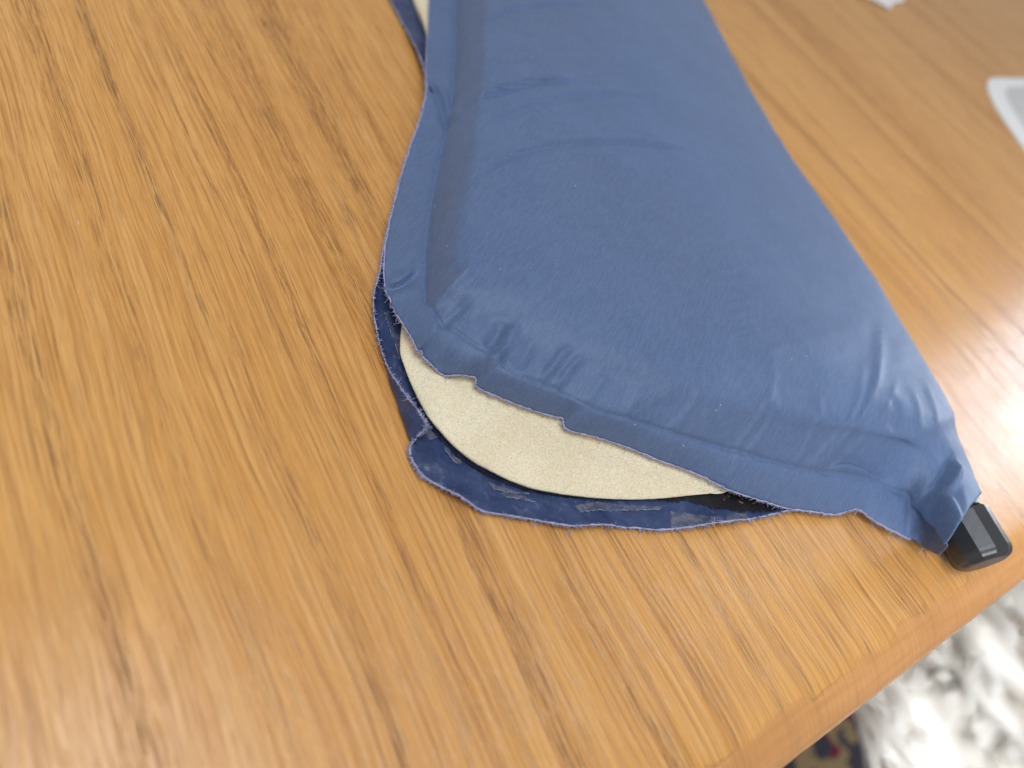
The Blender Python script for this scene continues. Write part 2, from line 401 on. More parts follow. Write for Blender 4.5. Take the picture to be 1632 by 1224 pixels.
# creases: (photo polyline, surface height mm, amplitude mm, width mm, kind)  kind r=ridge, s=step, v=groove
CR = [([(756,149),(800,139),(860,130),(925,132)], 31, 1.28, 2.2, 's'),
      ([(745,188),(800,172),(880,155),(970,152),(1060,162)], 32, 0.50, 2.6, 's'),
      ([(735,285),(790,252),(860,232),(950,226),(1040,233),(1150,250)], 32, 0.70, 2.2, 's'),
      ([(764,34),(800,18),(870,9),(950,12)], 31, 0.60, 2.4, 's'),
      ([(790,255),(840,300),(900,350),(950,400)], 33, 0.12, 6.0, 'v'),
      ([(684,486),(706,468),(730,452),(752,436)], 22, 1.0, 3.2, 'r'),
      ([(700,520),(722,500),(748,480)], 22, -0.7, 3.0, 'r'),
      ([(775,560),(792,535),(800,512)], 23, -0.8, 3.2, 'r'),
      ([(798,578),(806,548),(818,520)], 23, 1.2, 2.6, 'r'),
      ([(822,592),(836,566),(846,540)], 23, -0.5, 3.0, 'r'),
      ([(862,608),(884,582),(900,560)], 23, 0.8, 2.4, 'r'),
      ([(884,620),(904,594),(920,575)], 23, 0.7, 2.4, 'r'),
      ([(935,642),(950,618),(962,600)], 23, 0.30, 3.0, 'r'),
      ([(1000,664),(1010,640),(1018,618)], 23, 0.25, 3.0, 'r'),
      ([(700,560),(716,585),(728,600)], 16, -0.8, 3.0, 'r'),
      ([(762,605),(780,585),(796,572)], 17, 0.9, 3.0, 'r'),
      ([(1060,690),(1092,660),(1100,620)], 22, 0.25, 2.2, 'r'),
      ([(1165,770),(1168,742),(1160,715)], 12, 0.35, 1.6, 'r'),
      ([(1180,715),(1205,670),(1212,620),(1195,560)], 24, 0.32, 2.4, 'r'),
      ([(1205,725),(1222,680),(1222,640)], 24, 0.25, 2.0, 'r'),
      ([(1305,752),(1345,700),(1372,640),(1392,560),(1400,500)], 23, 0.60, 2.4, 'r'),
      ([(1300,745),(1330,700),(1350,650),(1356,580)], 23, 0.34, 2.0, 'r'),
      ([(1340,752),(1375,700),(1400,655),(1415,600)], 22, 0.28, 2.2, 'r'),
      ([(1285,740),(1290,690),(1284,640)], 22, 0.3, 2.0, 'r'),
      ([(1163,390),(1172,450),(1182,520),(1184,580)], 32, 0.16, 2.2, 's'),
      ([(1090,300),(1120,380),(1140,470)], 32, 0.10, 5.0, 'v'),
      ([(1440,620),(1450,660),(1452,705)], 22, 0.30, 3.0, 'r'),
      ([(1470,600),(1482,650),(1484,700)], 22, 0.35, 3.0, 'r'),
      ([(1400,640),(1412,670),(1410,700)], 22, -0.45, 4.0, 'r'),
      ([(1310,750),(1345,747),(1400,762),(1435,780)], 12, -0.9, 2.2, 's'),
      ([(1512,725),(1494,762),(1478,805)], 17, -2.6, 2.6, 'r'),
      ([(1448,792),(1452,820),(1462,858)], 8, -2.2, 3.2, 'r'),
      ([(1524,738),(1512,765),(1494,790)], 18, 0.8, 2.4, 'r'),
      ([(1470,800),(1474,830),(1474,870)], 10, 1.6, 2.4, 'r'),
      ([(612,452),(640,452),(668,432)], 8, 0.8, 2.6, 's'),
      ([(683,120),(700,150),(714,200),(716,215)], 11, 1.0, 2.2, 's'),
      ([(612,478),(640,470),(668,462)], 9, 0.5, 3.0, 'r'),
      ([(880,360),(960,420),(1010,500)], 33, 0.10, 7.0, 'r'),
      ([(1000,560),(1080,610),(1160,650)], 31, 0.15, 6.0, 'r')]
CRW = [(smooth_poly(p, z), a*0.001, wd*0.001, k) for p, z, a, wd, k in CR]
def creases(P):
    dz = np.zeros(len(P)); xy = P[:, :2]
    for pl, a, wd, k in CRW:
        c0 = pl.min(0)-6*wd; c1 = pl.max(0)+6*wd
        m_ = ((xy > c0) & (xy < c1)).all(1)
        if not m_.any(): continue
        d, t = pl_dist(xy[m_], pl)
        # fade at the ends
        e = np.clip(np.minimum(t/0.28, (1-t)/0.28), 0, 1); e = e*e*(3-2*e)
        if pl.shape[0]: 
            ends = np.minimum(np.hypot(*(xy[m_]-pl[0]).T), np.hypot(*(xy[m_]-pl[-1]).T))
        u_ = d/wd
        if k == 'r': f = (1.5 if abs(a) < 0.0013 else 1.0)*np.exp(-u_*u_*1.9)
        elif k == 'v': f = -np.exp(-u_*u_*1.2)
        else: f = 5.5*u_*np.exp(-np.abs(u_)*1.6)*np.exp(-u_*u_*0.25)-0.7*np.exp(-u_*u_*5)
        dz[m_] += 1.7*a*f*e if a < 0.0013 and a > -0.0013 else a*f*e
    return dz
def fbm(P, scale, seed=0.0, octv=3):
    out = np.empty(len(P))
    for i, p in enumerate(P):
        out[i] = noise.fractal(Vector((p[0]*scale+seed, p[1]*scale, p[2]*scale)), 1.0, 2.0, octv)
    return out

nv01, nv12, nv26 = 14, 16, 76
cols = []
# flap between the raw edge and the fold: a slight belly
ts = np.linspace(0, 1, nv01, endpoint=False)
lift = np.array([0.0006]*NU)
for t in ts:
    p = cr[0]*(1-t)+cr[1]*t; p = p.copy(); p[:, 2] += 0.0022*math.sin(math.pi*t)*np.clip((ut-11)/4, 0.15, 1) ; cols.append(p)
seg = [cr[i] for i in range(1, 8)]
stack = np.stack(seg, 0)                              # (6, NU, 3)
tt = np.concatenate([np.linspace(0, 1, nv12, endpoint=False), np.linspace(1, 2, 14, endpoint=False), np.linspace(2, 5, 52, endpoint=False), np.linspace(5, 6, 12)])
for t in tt:
    i = min(int(t), 5); f = t-i
    p1, p2 = stack[i], stack[i+1]
    p0 = stack[i-1] if i > 0 else p1 - (p2-p1)*0.7
    p3 = stack[i+2] if i < 5 else 2*p2-p1
    if i == 0:  # leaves the fold steeply and rounds over to the top
        p0 = p1.copy(); p0[:, 2] = p1[:, 2]-(p2[:, 2]-p1[:, 2])*1.6
    cols.append(0.5*((2*p1)+(-p0+p2)*f+(2*p0-5*p1+4*p2-p3)*f*f+(-p0+3*p1-3*p2+p3)*f**3))
for j in range(nv01-5, nv01+6):
    cols[j][:, 2] -= 0.0010*math.exp(-((j-nv01)/1.7)**2)
wu = np.clip((ut-6.0)/6.0, 0, 1)[:, None]
for it in range(45):
    nw = [c.copy() for c in cols]
    for j in range(nv01+3, nv01+nv12+14+26):
        nw[j] = cols[j]*(1-0.6*wu)+0.3*wu*(cols[j-1]+cols[j+1])
    cols = nw
G = np.stack(cols, 1)                                  # (NU, NV, 3)
NV = G.shape[1]
P = G.reshape(-1, 3).copy()
dz = creases(P)
P[:, 2] += dz
# small random puckers and an uneven raw edge
nz = fbm(P, 55.0, 3.0, 3)*0.00035
nz2 = fbm(P[::1], 170.0, 9.0, 2)*0.00010
P[:, 2] += nz+nz2
TOPG = P.reshape(NU, NV, 3)
edge_n = np.array([noise.noise(Vector((i*0.45, 0, 0)))+0.6*noise.noise(Vector((i*1.3, 5, 0))) for i in range(NU)])
out_dir = TOPG[:, 0]-TOPG[:, 4]; out_dir /= np.linalg.norm(out_dir, axis=1)[:, None]
for j in range(3):
    TOPG[:, j] += out_dir*(edge_n*0.00035*(1-j/3))[:, None]
P = TOPG.reshape(-1, 3)

ORG = at(1050, 420, 0)
pad = empty('self_inflating_pad', (ORG.x, ORG.y, 0))
tag(pad, 'blue self inflating pad on the oak table, seam burst open to show cream foam', 'inflatable pad')
def solid(o, th, off=-1.0):
    s = o.modifiers.new('solidify', 'SOLIDIFY'); s.thickness = th; s.offset = off
top = mesh_obj('top_cover', P, grid_faces(NU, NV, True), M_top, pad)
top['label'] = 'blue twill upper cover with a creased frayed flap'
solid(top, 0.00035)

# ------------------------------------------------------------------ bottom cover (flange lying on the table)
# stations: raw edge | outer bend | foam line      (photo x, y, mm)
BT = [((560,-130,1.2),(600,-130,1.0),(640,-130,1)),
      ((590,-60,1.2),(618,-62,1.0),(648,-70,1)),
      ((622,0,1.5),(638,-4,1.4),(658,-10,1.2)),
      ((648,48,3.0),(660,44,2.6),(676,40,1.4)),
      ((672,98,6.5),(682,95,5.5),(705,95,1.6)),
      ((679,135,9.2),(690,136,8.6),(705,140,2)),
      ((668,190,9.3),(684,192,8.8),(700,196,2)),
      ((651,240,8.3),(668,244,7.8),(690,250,2)),
      ((634,296,7.4),(650,300,6.8),(676,305,2)),
      ((620,352,6.2),(640,356,5.8),(664,360,2)),
      ((610,402,5.2),(630,404,4.8),(655,405,2)),
      ((604,440,5.0),(615,445,3.0),(650,445,1.2)),
      ((597,462,4.5),(604,470,1.6),(646,475,.9)),
      ((595,492,3.6),(602,498,1.0),(644,508,.8)),
      ((601,530,3.0),(608,532,0.9),(640,536,.8)),
      ((611,568,2.8),(618,568,0.8),(640,562,.8)),
      ((625,600,3.4),(622,606,0.8),(645,590,.8)),
      ((641,622,5.2),(631,634,0.8),(652,615,.8)),
      ((658,645,7.4),(639,660,0.9),(660,640,.8)),
      ((672,664,8.2),(646,680,1.1),(670,660,.8)),
      ((679,680,7.5),(652,696,1.3),(681,676,.8)),
      ((668,693,4.8),(658,704,1.5),(694,692,.8)),
      ((654,712,2.2),(672,714,1.6),(708,708,.8)),
      ((657,735,1.6),(684,730,2.2),(724,724,.8)),
      ((672,758,1.4),(705,746,2.4),(746,740,.8)),
      ((700,778,1.6),(730,764,2.0),(772,754,.8)),
      ((735,797,1.9),(765,779,1.6),(802,769,.8)),
      ((768,815,1.4),(800,795,1.4),(836,780,.8)),
      ((810,823,1.3),(838,805,1.5),(870,787,.8)),
      ((856,831,1.5),(880,812,1.6),(906,792,.8)),
      ((905,841,1.2),(925,818,1.5),(945,795,.8)),
      ((955,838,2.0),(968,818,1.8),(985,796,.8)),
      ((1005,842,1.4),(1012,820,1.7),(1025,796,.8)),
      ((1050,845,1.3),(1056,820,1.8),(1066,794,.8)),
      ((1095,842,1.6),(1098,818,2.0),(1104,791,.8)),
      ((1140,836,2.0),(1140,813,2.0),(1142,787,.8)),
      ((1185,830,2.0),(1182,808,1.8),(1180,783,.8)),
      ((1230,820,2.4),(1225,803,1.8),(1225,779,.8)),
      ((1274,811,3.4),(1266,798,2.4),(1265,775,.8)),
      ((1325,816,2.9),(1315,795,2.0),(1308,770,.8)),
      ((1366,813,3.2),(1355,795,2.0),(1350,765,.8)),
      ((1413,838,2.6),(1400,810,2.0),(1390,765,.8)),
      ((1468,868,3.2),(1455,830,2.0),(1440,770,.8)),
      ((1492,878,5.0),(1500,840,2.0),(1500,760,.8))]
b0, b1, b2 = (W([s[i] for s in BT]) for i in range(3))
lipw = np.clip(np.minimum((np.arange(len(BT))-22)/4, (39-np.arange(len(BT)))/4), 0, 1)
b0[:, 2] += 0.0016*lipw*(0.6+0.4*np.sin(np.arange(len(BT))*1.3)); b1[:, 2] -= 0.0006*lipw
# under the foam: towards the middle of the pad
b3 = b2.copy()
mid = np.array(at(1130, 330, 0.0008)); b3 = b2*0.35+np.array([mid])*0.65
b3[:, 2] = 0.0007
NB = len(BT); but = np.linspace(0, NB-1, (NB-1)*16+1); NBU = len(but)
cb = [catmull(b, but) for b in (b0, b1, b2, b3)]
colsb = []
for t in np.linspace(0, 3, 46):
    i = min(int(t), 2); f = t-i
    p1, p2 = cb[i], cb[i+1]; p0 = cb[i-1] if i > 0 else 2*p1-p2; p3 = cb[i+2] if i < 2 else 2*p2-p1
    if i == 2: colsb.append(p1*(1-f)+p2*f)
    elif i == 1:
        colsb.append(0.5*((2*p1)+(-p0+p2)*f+(2*p0-5*p1+4*p2-(p2+(p2-p1)*0.4))*f*f+(-p0+3*p1-3*p2+(p2+(p2-p1)*0.4))*f**3))
    else: colsb.append(0.5*((2*p1)+(-p0+p2)*f+(2*p0-5*p1+4*p2-p3)*f*f+(-p0+3*p1-3*p2+p3)*f**3))
BG = np.stack(colsb, 1); NBV = BG.shape[1]
Pb = BG.reshape(-1, 3).copy()
Pb[:, 2] += np.clip(fbm(Pb, 110.0, 21.0, 3)*0.0006, -0.0004, 0.0009)
BG = Pb.reshape(NBU, NBV, 3)
en = np.array([noise.noise(Vector((i*0.4, 9, 0)))+0.6*noise.noise(Vector((i*1.4, 3, 0))) for i in range(NBU)])
od = BG[:, 0]-BG[:, 4]; od /= np.linalg.norm(od, axis=1)[:, None]
for j in range(3): BG[:, j] += od*(en*0.00030*(1-j/3))[:, None]
BG[:, :, 2] = np.maximum(BG[:, :, 2], 0.0005)
bot = mesh_obj('bottom_cover', BG.reshape(-1, 3), grid_faces(NBU, NBV, True), M_in, pad)
bot['label'] = 'navy coated inside of the lower cover, curled at its raw edge'
solid(bot, 0.0003)

# ------------------------------------------------------------------ foam core
# foam foot line then bulge up to under the flap
FT = []
foot = [(640,-130),(645,-60),(654,-4),(672,44),(694,95),(705,140),(704,196),(694,250),(680,305),(668,360),(660,405),(655,440),(650,475),(642,510),(640,540),(642,568),(649,592),(657,617),(666,642),(674,660),(685,677),(698,693),(712,708),(728,724),(750,741),(776,755),(806,769),(838,780),(870,787),(906,792),(945,795),(985,796),(1025,796),(1066,794),(1104,790),(1142,784),(1178,777),(1215,765),(1250,750)]
nF = len(foot)
f0 = W([(x, y, 1.6) for x, y in foot])
# map each foot station onto a top-cover station
tmap = np.interp(np.arange(nF), [0, 5, 12, 14, 20, 27, 33, 38], [0, 5, 12.5, 14.6, 21, 27.5, 31.5, 34])
cR0, cR1, cR2, cR3 = (catmull(rings[i], tmap) for i in (0, 1, 2, 4))
oW = f0-cR3; oW[:, 2] = 0; oW /= np.linalg.norm(oW, axis=1)[:, None]
fw = np.clip(np.minimum((np.arange(nF)-12)/3, (34-np.arange(nF))/3), 0, 1)[:, None]
f1 = f0*0.93+cR0*0.07+oW*0.0022*fw; f1[:, 2] = np.minimum(0.0040+0.0048*fw[:, 0], (cR0[:, 2]-0.0022)*0.6)
f0 -= oW*(0.0010+0.0030*fw); f0[:, 2] = 0.0010
edge_in = cR0.copy(); edge_in[:, 2] -= 0.0022
f2 = f0*0.5+edge_in*0.5; f2[:, 2] = 0.0016+(edge_in[:, 2]-0.0016)*0.85
f2[:, 2] = np.minimum(f2[:, 2], 0.0115)
f3 = edge_in*0.85+cR1*0.15; f3[:, 2] = np.minimum(edge_in[:, 2], edge_in[:, 2]); f3[:, 2] = np.maximum(f3[:, 2], 0.003)
tl = np.clip((np.arange(nF)-34)/1.5, 0, 1)[:, None]
f3 = f3*(1-tl)+(cR1*0.8+cR2*0.2)*tl; f3[:, 2] = np.where(tl[:, 0] > 0, np.minimum(f3[:, 2], 0.004), f3[:, 2])
f2 = f2*(1-tl)+f3*tl
f4 = cR1.copy(); f4[:, 2] -= 0.0035
f5 = cR2.copy(); f5[:, 2] -= 0.0045
inward = cR3-cR2; inward[:, 2] = 0; inward /= np.linalg.norm(inward, axis=1)[:, None]
f4 += inward*0.002; f5 += inward*0.002
f6 = cR3.copy(); f6[:, 2] -= 0.005
fr = np.stack([f0, f1, f2, f3, f4, f5, f6], 0)
fut = np.linspace(0, nF-1, (nF-1)*18+1)
fc = np.stack([catmull(a, fut) for a in fr], 0)
cf = []
for t in np.linspace(0, 6, 151):
    i = min(int(t), 5); f = t-i
    p1, p2 = fc[i], fc[i+1]; p0 = fc[i-1] if i > 0 else p1-(p2-p1)*0.2; p3 = fc[i+2] if i < 5 else 2*p2-p1
    cf.append(0.5*((2*p1)+(-p0+p2)*f+(2*p0-5*p1+4*p2-p3)*f*f+(-p0+3*p1-3*p2+p3)*f**3))
FG = np.stack(cf, 1); Pf = FG.reshape(-1, 3).copy()
Pf[:, 2] += fbm(Pf, 60.0, 40.0, 2)*0.0004+fbm(Pf, 420.0, 11.0, 2)*0.00016
fo = mesh_obj('foam_core', Pf, grid_faces(FG.shape[0], FG.shape[1], True), M_foam, pad)

# ------------------------------------------------------------------ frayed edges and loose threads
def tube_path(vs, fs, pts, rad, n=4):
    base = len(vs); pts = [Vector(p) for p in pts]
    for i, p in enumerate(pts):
        a = pts[max(i-1, 0)]; b = pts[min(i+1, len(pts)-1)]; d = (b-a)
        if d.length < 1e-9: d = Vector((1, 0, 0))
        d.normalize(); u_ = d.orthogonal().normalized(); v_ = d.cross(u_)
        rr = rad[i] if isinstance(rad, list) else rad
        for k in range(n):
            an = 2*math.pi*k/n; vs.append(tuple(p+(u_*math.cos(an)+v_*math.sin(an))*rr))
    for i in range(len(pts)-1):
        for k in range(n):
            a = base+i*n+k; b = base+i*n+(k+1) % n
            fs.append((a, b, b+n, a+n))
def fray(edge, inner, name, density, length, i0=0, i1=None):
    vs, fs = [], []
    n = len(edge); i1 = i1 or n
    # the raw edge itself: a bundle of worn yarn
    seg_ = [Vector(edge[i])+Vector((0, 0, 0.00005)) for i in range(i0, i1, 2)]
    seg_ = [p+Vector((rng.uniform(-1, 1), rng.uniform(-1, 1), rng.uniform(-.5, 1)))*0.00010 for p in seg_]
    tube_path(vs, fs, seg_, [0.00024*(0.6+0.9*rng.random()) for _ in seg_], 4)
    L = sum((seg_[i+1]-seg_[i]).length for i in range(len(seg_)-1))
    for _ in range(int(L*density)):
        i = rng.randrange(i0+1, i1-1); p = Vector(edge[i]); o = (p-Vector(inner[i])).normalized()
        t = (Vector(edge[i+1])-Vector(edge[i-1])).normalized()
        ln = length*rng.uniform(0.25, 1.0)*(2.2 if rng.random() < 0.06 else 1)
        d = (o+t*rng.uniform(-1.3, 1.3)+Vector((0, 0, rng.uniform(-0.3, 0.5)))).normalized()
        cu = Vector((rng.uniform(-1, 1), rng.uniform(-1, 1), rng.uniform(-0.6, 0.5)))
        q = p.copy(); pts = [q.copy()]
        for s_i in range(5):
            d = (d+cu*0.55).normalized(); q = q+d*ln/5; q.z = max(q.z, 0.0002); pts.append(q.copy())
        tube_path(vs, fs, pts, 0.00009, 3)
    o = mesh_obj(name, vs, fs, M_fray, pad); o['kind'] = 'stuff'; return o
fray(TOPG[:, 0], TOPG[:, 5], 'frayed_threads', 3200, 0.0013, 0, NU-30)
i_a = 2*16
fray(BG[:, 0], BG[:, 5], 'frayed_threads', 3800, 0.0016, 0, 38*16)
# longer curled threads
vs, fs = [], []
for (x, y, z, dx, dy, ln) in [(905,843,.6,-4,10,1),(916,843,.6,-7,9,1),(964,842,.6,-3,9,1),(1022,845,.6,-4,9,1),(1052,846,.6,-6,6,1),(1130,838,.6,-9,8,1),(1172,832,.6,-3,8,1),(1190,830,.6,9,6,1),(770,818,.6,-5,6,1),(812,826,.6,-6,5,1),(860,833,.6,-8,6,1),(606,460,4,-6,-4,1),(598,500,3,-5,4,1),(604,547,2,-6,2,1),(1366,813,5.2,4,-12,1),(1366,813,5.2,-4,10,.6),(1420,845,3,-3,12,1),(1476,872,2,2,14,1.2),(1470,870,2,-4,10,1),(1280,812,4,16,4,1),(1300,814,4,-16,-6,1),(612,405,5,-4,-3,1),(680,97,7,-10,-1,1),(1440,856,3,-8,3,1),(1262,805,5,14,4,1)]:
    p = at(x, y, z*0.001); q = at(x+dx*1.1, y+dy*1.1, max(z*0.4, 0.3)*0.001)
    c = (p+q)/2+Vector((rng.uniform(-1, 1), rng.uniform(-1, 1), 0.3))*0.0011
    pts = []
    for i in range(8):
        t = i/7*1.15; b = p*(1-t)**2+c*2*t*(1-t)+q*t*t; b.z = max(b.z, 0.00025); pts.append(b)
    tube_path(vs, fs, pts, 0.00011, 4)
lt = mesh_obj('loose_threads', vs, fs, M_fray, pad); lt['kind'] = 'stuff'

# lint caught on the cloth
vs, fs = [], []
TG = TOPG.reshape(-1, 3)
pxs = to_px(TG)
def on_top(x, y):
    d = (pxs[:, 0]-x)**2+(pxs[:, 1]-y)**2; return Vector(TG[int(d.argmin())])
specks = [(939,117),(912,298),(1148,645),(1142,655),(1262,571),(1285,568),(1012,678),(1088,711),(694,330),(712,393),(798,430),(904,6)]
for _ in range(60): specks.append((rng.uniform(740, 1350), rng.uniform(20, 640)))
for i, (x, y) in enumerate(specks):
    c = on_top(x, y)+Vector((0, 0, 0.0001)); r_ = (0.00026 if i < 12 else rng.uniform(0.00006, 0.00012))
    b = len(vs)
    for d in ((1, 0, 0), (0, 1, 0), (-1, 0, 0), (0, -1, 0), (0, 0, 1), (0, 0, -1)): vs.append(tuple(c+Vector(d)*r_*rng.uniform(0.7, 1.3)))
    fs += [(b, b+1, b+4), (b+1, b+2, b+4), (b+2, b+3, b+4), (b+3, b, b+4), (b+1, b, b+5), (b+2, b+1, b+5), (b+3, b+2, b+5), (b, b+3, b+5)]
ln_ = mesh_obj('lint', vs, fs, M_lint, pad); ln_['kind'] = 'stuff'

# dried glue film left on the lower cover: torn flakes following its surface
BPX = to_px(BG.reshape(-1, 3)); BFL = BG.reshape(-1, 3)
def on_bot(x, y):
    d = (BPX[:, 0]-x)**2+(BPX[:, 1]-y)**2; idx = np.argsort(d)[:4]; wts = 1/(d[idx]+0.5); return Vector((BFL[idx]*wts[:, None]).sum(0)/wts.sum())
def flake(top_l, bot_l, n=26):
    vs = []; rows = 5
    for i in range(n):
        t = i/(n-1); a = poly_at(top_l, t); b = poly_at(bot_l, t)
        jt = rng.uniform(-1.0, 1.0); jb = 2.4*noise.noise(Vector((i*0.5, top_l[0][0]*0.1, 2)))+rng.uniform(-0.7, 0.7)
        for r_ in range(rows):
            f = r_/(rows-1); x = a[0]+(b[0]-a[0])*f; y = a[1]+jt*(1-f)+(b[1]+jb-a[1])*f
            p = on_bot(x, y); p.z += 0.00022+0.0005*(f**3)*rng.random(); vs.append(tuple(p))
    mesh_obj('glue_film', vs, grid_faces(n, rows, True), M_glue, pad, True)
    ev, ef = [], []
    for row in (rows-1,):
        pts = [Vector(vs[i*rows+row])+Vector((0, 0, 0.0001)) for i in range(n)]
        cut = 0
        while cut < n-2:
            ln = rng.randint(5, 14); seg_ = pts[cut:cut+ln]
            if len(seg_) > 2: tube_path(ev, ef, seg_, 0.00011, 3)
            cut += ln+rng.randint(0, 3)
    mesh_obj('film_edge', ev, ef, M_film, pad)
flake([(674,684),(684,680),(692,690)], [(684,702),(690,700),(698,697)], 10)
flake([(702,700),(722,722),(736,734)], [(708,716),(722,736),(734,742)], 14)
flake([(778,768),(800,778),(840,786)], [(784,778),(802,784),(842,789)], 18)
flake([(798,785),(816,785),(850,797)], [(806,792),(824,796),(852,801)], 16)
flake([(915,806),(950,800),(1000,806),(1050,808)], [(925,816),(955,814),(1000,815),(1052,812)], 40)
flake([(1068,816),(1090,818),(1128,823)], [(1068,841),(1095,842),(1130,836)], 20)
flake([(1133,824),(1150,823)], [(1133,833),(1152,832)], 8)
flake([(1158,819),(1190,818)], [(1158,831),(1190,827)], 12)
flake([(620,495),(626,520),(634,545),(640,570)], [(612,500),(620,525),(629,550),(637,574)], 24)

# dark strips: a thin line along the foot of the foam, a wider patch in the mouth of the seam
M_black = plain('dark_strip', (0.012, 0.012, 0.016, 1), 0.5, 900, 0.6, 0.4, 0.6, 900.0)
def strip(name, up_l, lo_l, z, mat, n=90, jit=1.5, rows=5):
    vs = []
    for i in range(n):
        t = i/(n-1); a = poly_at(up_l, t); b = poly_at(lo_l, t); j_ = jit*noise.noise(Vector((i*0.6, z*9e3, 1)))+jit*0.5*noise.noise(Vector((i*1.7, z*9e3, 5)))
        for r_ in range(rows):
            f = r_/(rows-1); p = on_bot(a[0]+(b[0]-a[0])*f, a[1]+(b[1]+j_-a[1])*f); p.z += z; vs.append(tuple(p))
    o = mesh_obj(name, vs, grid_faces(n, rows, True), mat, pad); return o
strip('dark_strip', [(672,655),(684,674),(698,690),(728,721),(776,752),(838,777),(906,789),(985,793),(1040,792)],
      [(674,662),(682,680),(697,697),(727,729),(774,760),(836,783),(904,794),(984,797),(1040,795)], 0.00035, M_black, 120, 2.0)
strip('dark_strip', [(1040,792),(1104,785),(1142,778),(1170,776),(1210,790),(1250,803),(1278,811)],
      [(1042,796),(1100,800),(1140,812),(1180,816),(1215,815),(1250,813),(1280,812)], 0.00040, M_black, 90, 5.0)  # deep shade of the open seam, laid in as a near-black sheet
M_gold = plain('scorched_foam_crumb', C(120, 92, 70), 0.9)
vs, fs = [], []
for _ in range(46):
    x = rng.uniform(1150, 1265); y = 788+(x-1150)*0.16+rng.uniform(-3, 10)
    c = on_bot(x, y)+Vector((0, 0, 0.0007)); b = len(vs); r_ = rng.uniform(0.0002, 0.0007)
    for d in ((1, 0, 0), (0, .6, 0), (-1, 0, 0), (0, -.6, 0), (0, 0, .6)): vs.append(tuple(c+Vector(d)*r_*rng.uniform(0.6, 1.4)))
    fs += [(b, b+1, b+4), (b+1, b+2, b+4), (b+2, b+3, b+4), (b+3, b, b+4)]
o = mesh_obj('foam_crumbs', vs, fs, M_gold, pad); o['kind'] = 'stuff'

# ------------------------------------------------------------------ valve
def prism_lathe(prof, n, P0, ax, upv, seg_smooth=False):
    """prof list of (distance along axis, radius)"""
    ax = ax.normalized(); s_ = ax.cross(upv).normalized(); t_ = s_.cross(ax)
    vs, fs = [], []
    for (h, r_) in prof:
        for k in range(n):
            a = 2*math.pi*(k+0.15)/n; vs.append(tuple(P0+ax*h+(s_*math.cos(a)+t_*math.sin(a))*r_))
    for i in range(len(prof)-1):
        for k in range(n):
            a = i*n+k; b = i*n+(k+1) % n; fs.append((a, b, b+n, a+n))
    fs.append(tuple(range(n))[::-1]); fs.append(tuple((len(prof)-1)*n+k for k in range(n)))
    return vs, fs
RC = 0.0119
V0 = at(1498, 774, RC); V1 = at(1572, 899, RC)
axv = (V1-V0); VL = axv.length; axv.normalize()
c0 = VL-0.0212
stem_prof = [(c0-0.0070, 0.0085), (c0-0.0040, 0.0085), (c0-0.0040, 0.0098), (c0-0.0012, 0.0098), (c0-0.0012, 0.0080), (VL-0.012, 0.0080)]
vs, fs = prism_lathe(stem_prof, 28, V0, axv, Vector((0, 0, 1)))
valve = mesh_obj('valve_stem', vs, fs, M_cap, pad, False)
c0 = VL-0.0212
cprof = [(c0+0.0006, RC*0.86), (c0, RC*0.93), (c0+0.0004, RC*0.99), (c0+0.0012, RC*1.0), (VL-0.0045, RC*0.985)]
for i in range(1, 7):
    a = math.pi/2*i/6; cprof.append((VL-0.0045+0.0045*math.sin(a), RC*0.985-0.0045*(1-math.cos(a))))
cprof.append((VL, RC*0.3))
vs, fs = prism_lathe(cprof, 12, V0, axv, Vector((0, 0, 1)))
cap = mesh_obj('valve_cap', vs, fs, M_cap, valve, False)
cap.matrix_parent_inverse = Matrix.Translation(pad.location).inverted() @ Matrix.Identity(4)
cap.matrix_parent_inverse = Matrix.Identity(4)
bevel(cap, 0.00035, 2)

# ------------------------------------------------------------------ card and paper scrap at the far side
def printed():
    s = NT('printed_card'); v = s.obj(); x, y, z = s.sep(v)
    n = s.noise(v, 900.0, 3, 0.6)
    base = s.mix(s.mapr(n, 0.4, 0.6), C(176, 174, 170), C(222, 220, 216))
    s.set(Base_Color=base, Roughness=0.55); return s.m
def rounded(cx, cy, hw, hh, rad, n=8):
    pts = []
    for (sx, sy, a0) in ((1, 1, 0), (-1, 1, 90), (-1, -1, 180), (1, -1, 270)):
        for i in range(n+1):
            a = math.radians(a0+90*i/n); pts.append((cx+sx*(hw-rad)+rad*math.cos(a), cy+sy*(hh-rad)+rad*math.sin(a)))
    return pts
def slab(name, pts, z0, z1, mat, parent, M4):
    n = len(pts); vs = [M4 @ Vector((x, y, z0)) for x, y in pts]+[M4 @ Vector((x, y, z1)) for x, y in pts]
    fs = [tuple(range(n))[::-1], tuple(range(n, 2*n))]+[(i, (i+1) % n, n+(i+1) % n, n+i) for i in range(n)]
    o = mesh_obj(name, vs, fs, mat, parent, False); return o
M_white = plain('white_card', C(236, 234, 230), 0.6, 300, 0.04)
ctr = at(1680, 210, 0)
card = empty('coaster', (ctr.x, ctr.y, 0))
tag(card, 'white card coaster with a grey printed middle at the right rim of the photo', 'coaster')
def px_slab(name, pts, z0, z1, mat, parent, n=6):
    P_ = np.array([tuple(at(x, y, z1)) for x, y in pts+pts[:1]]); P_[:, 2] = 0
    q = catmull(P_, np.linspace(0, len(P_)-1, (len(P_)-1)*n+1))[:-1]
    return slab(name, [(a[0], a[1]) for a in q][::-1], z0, z1, mat, parent, Matrix.Identity(4))
px_slab('card', [(1580,124),(1574,132),(1576,146),(1586,168),(1600,190),(1616,213),(1634,238),(1670,285),(1712,318),(1745,290),(1772,215),(1776,150),(1762,130),(1700,126),(1640,125),(1600,124)], 0.0, 0.0016, M_white, card)
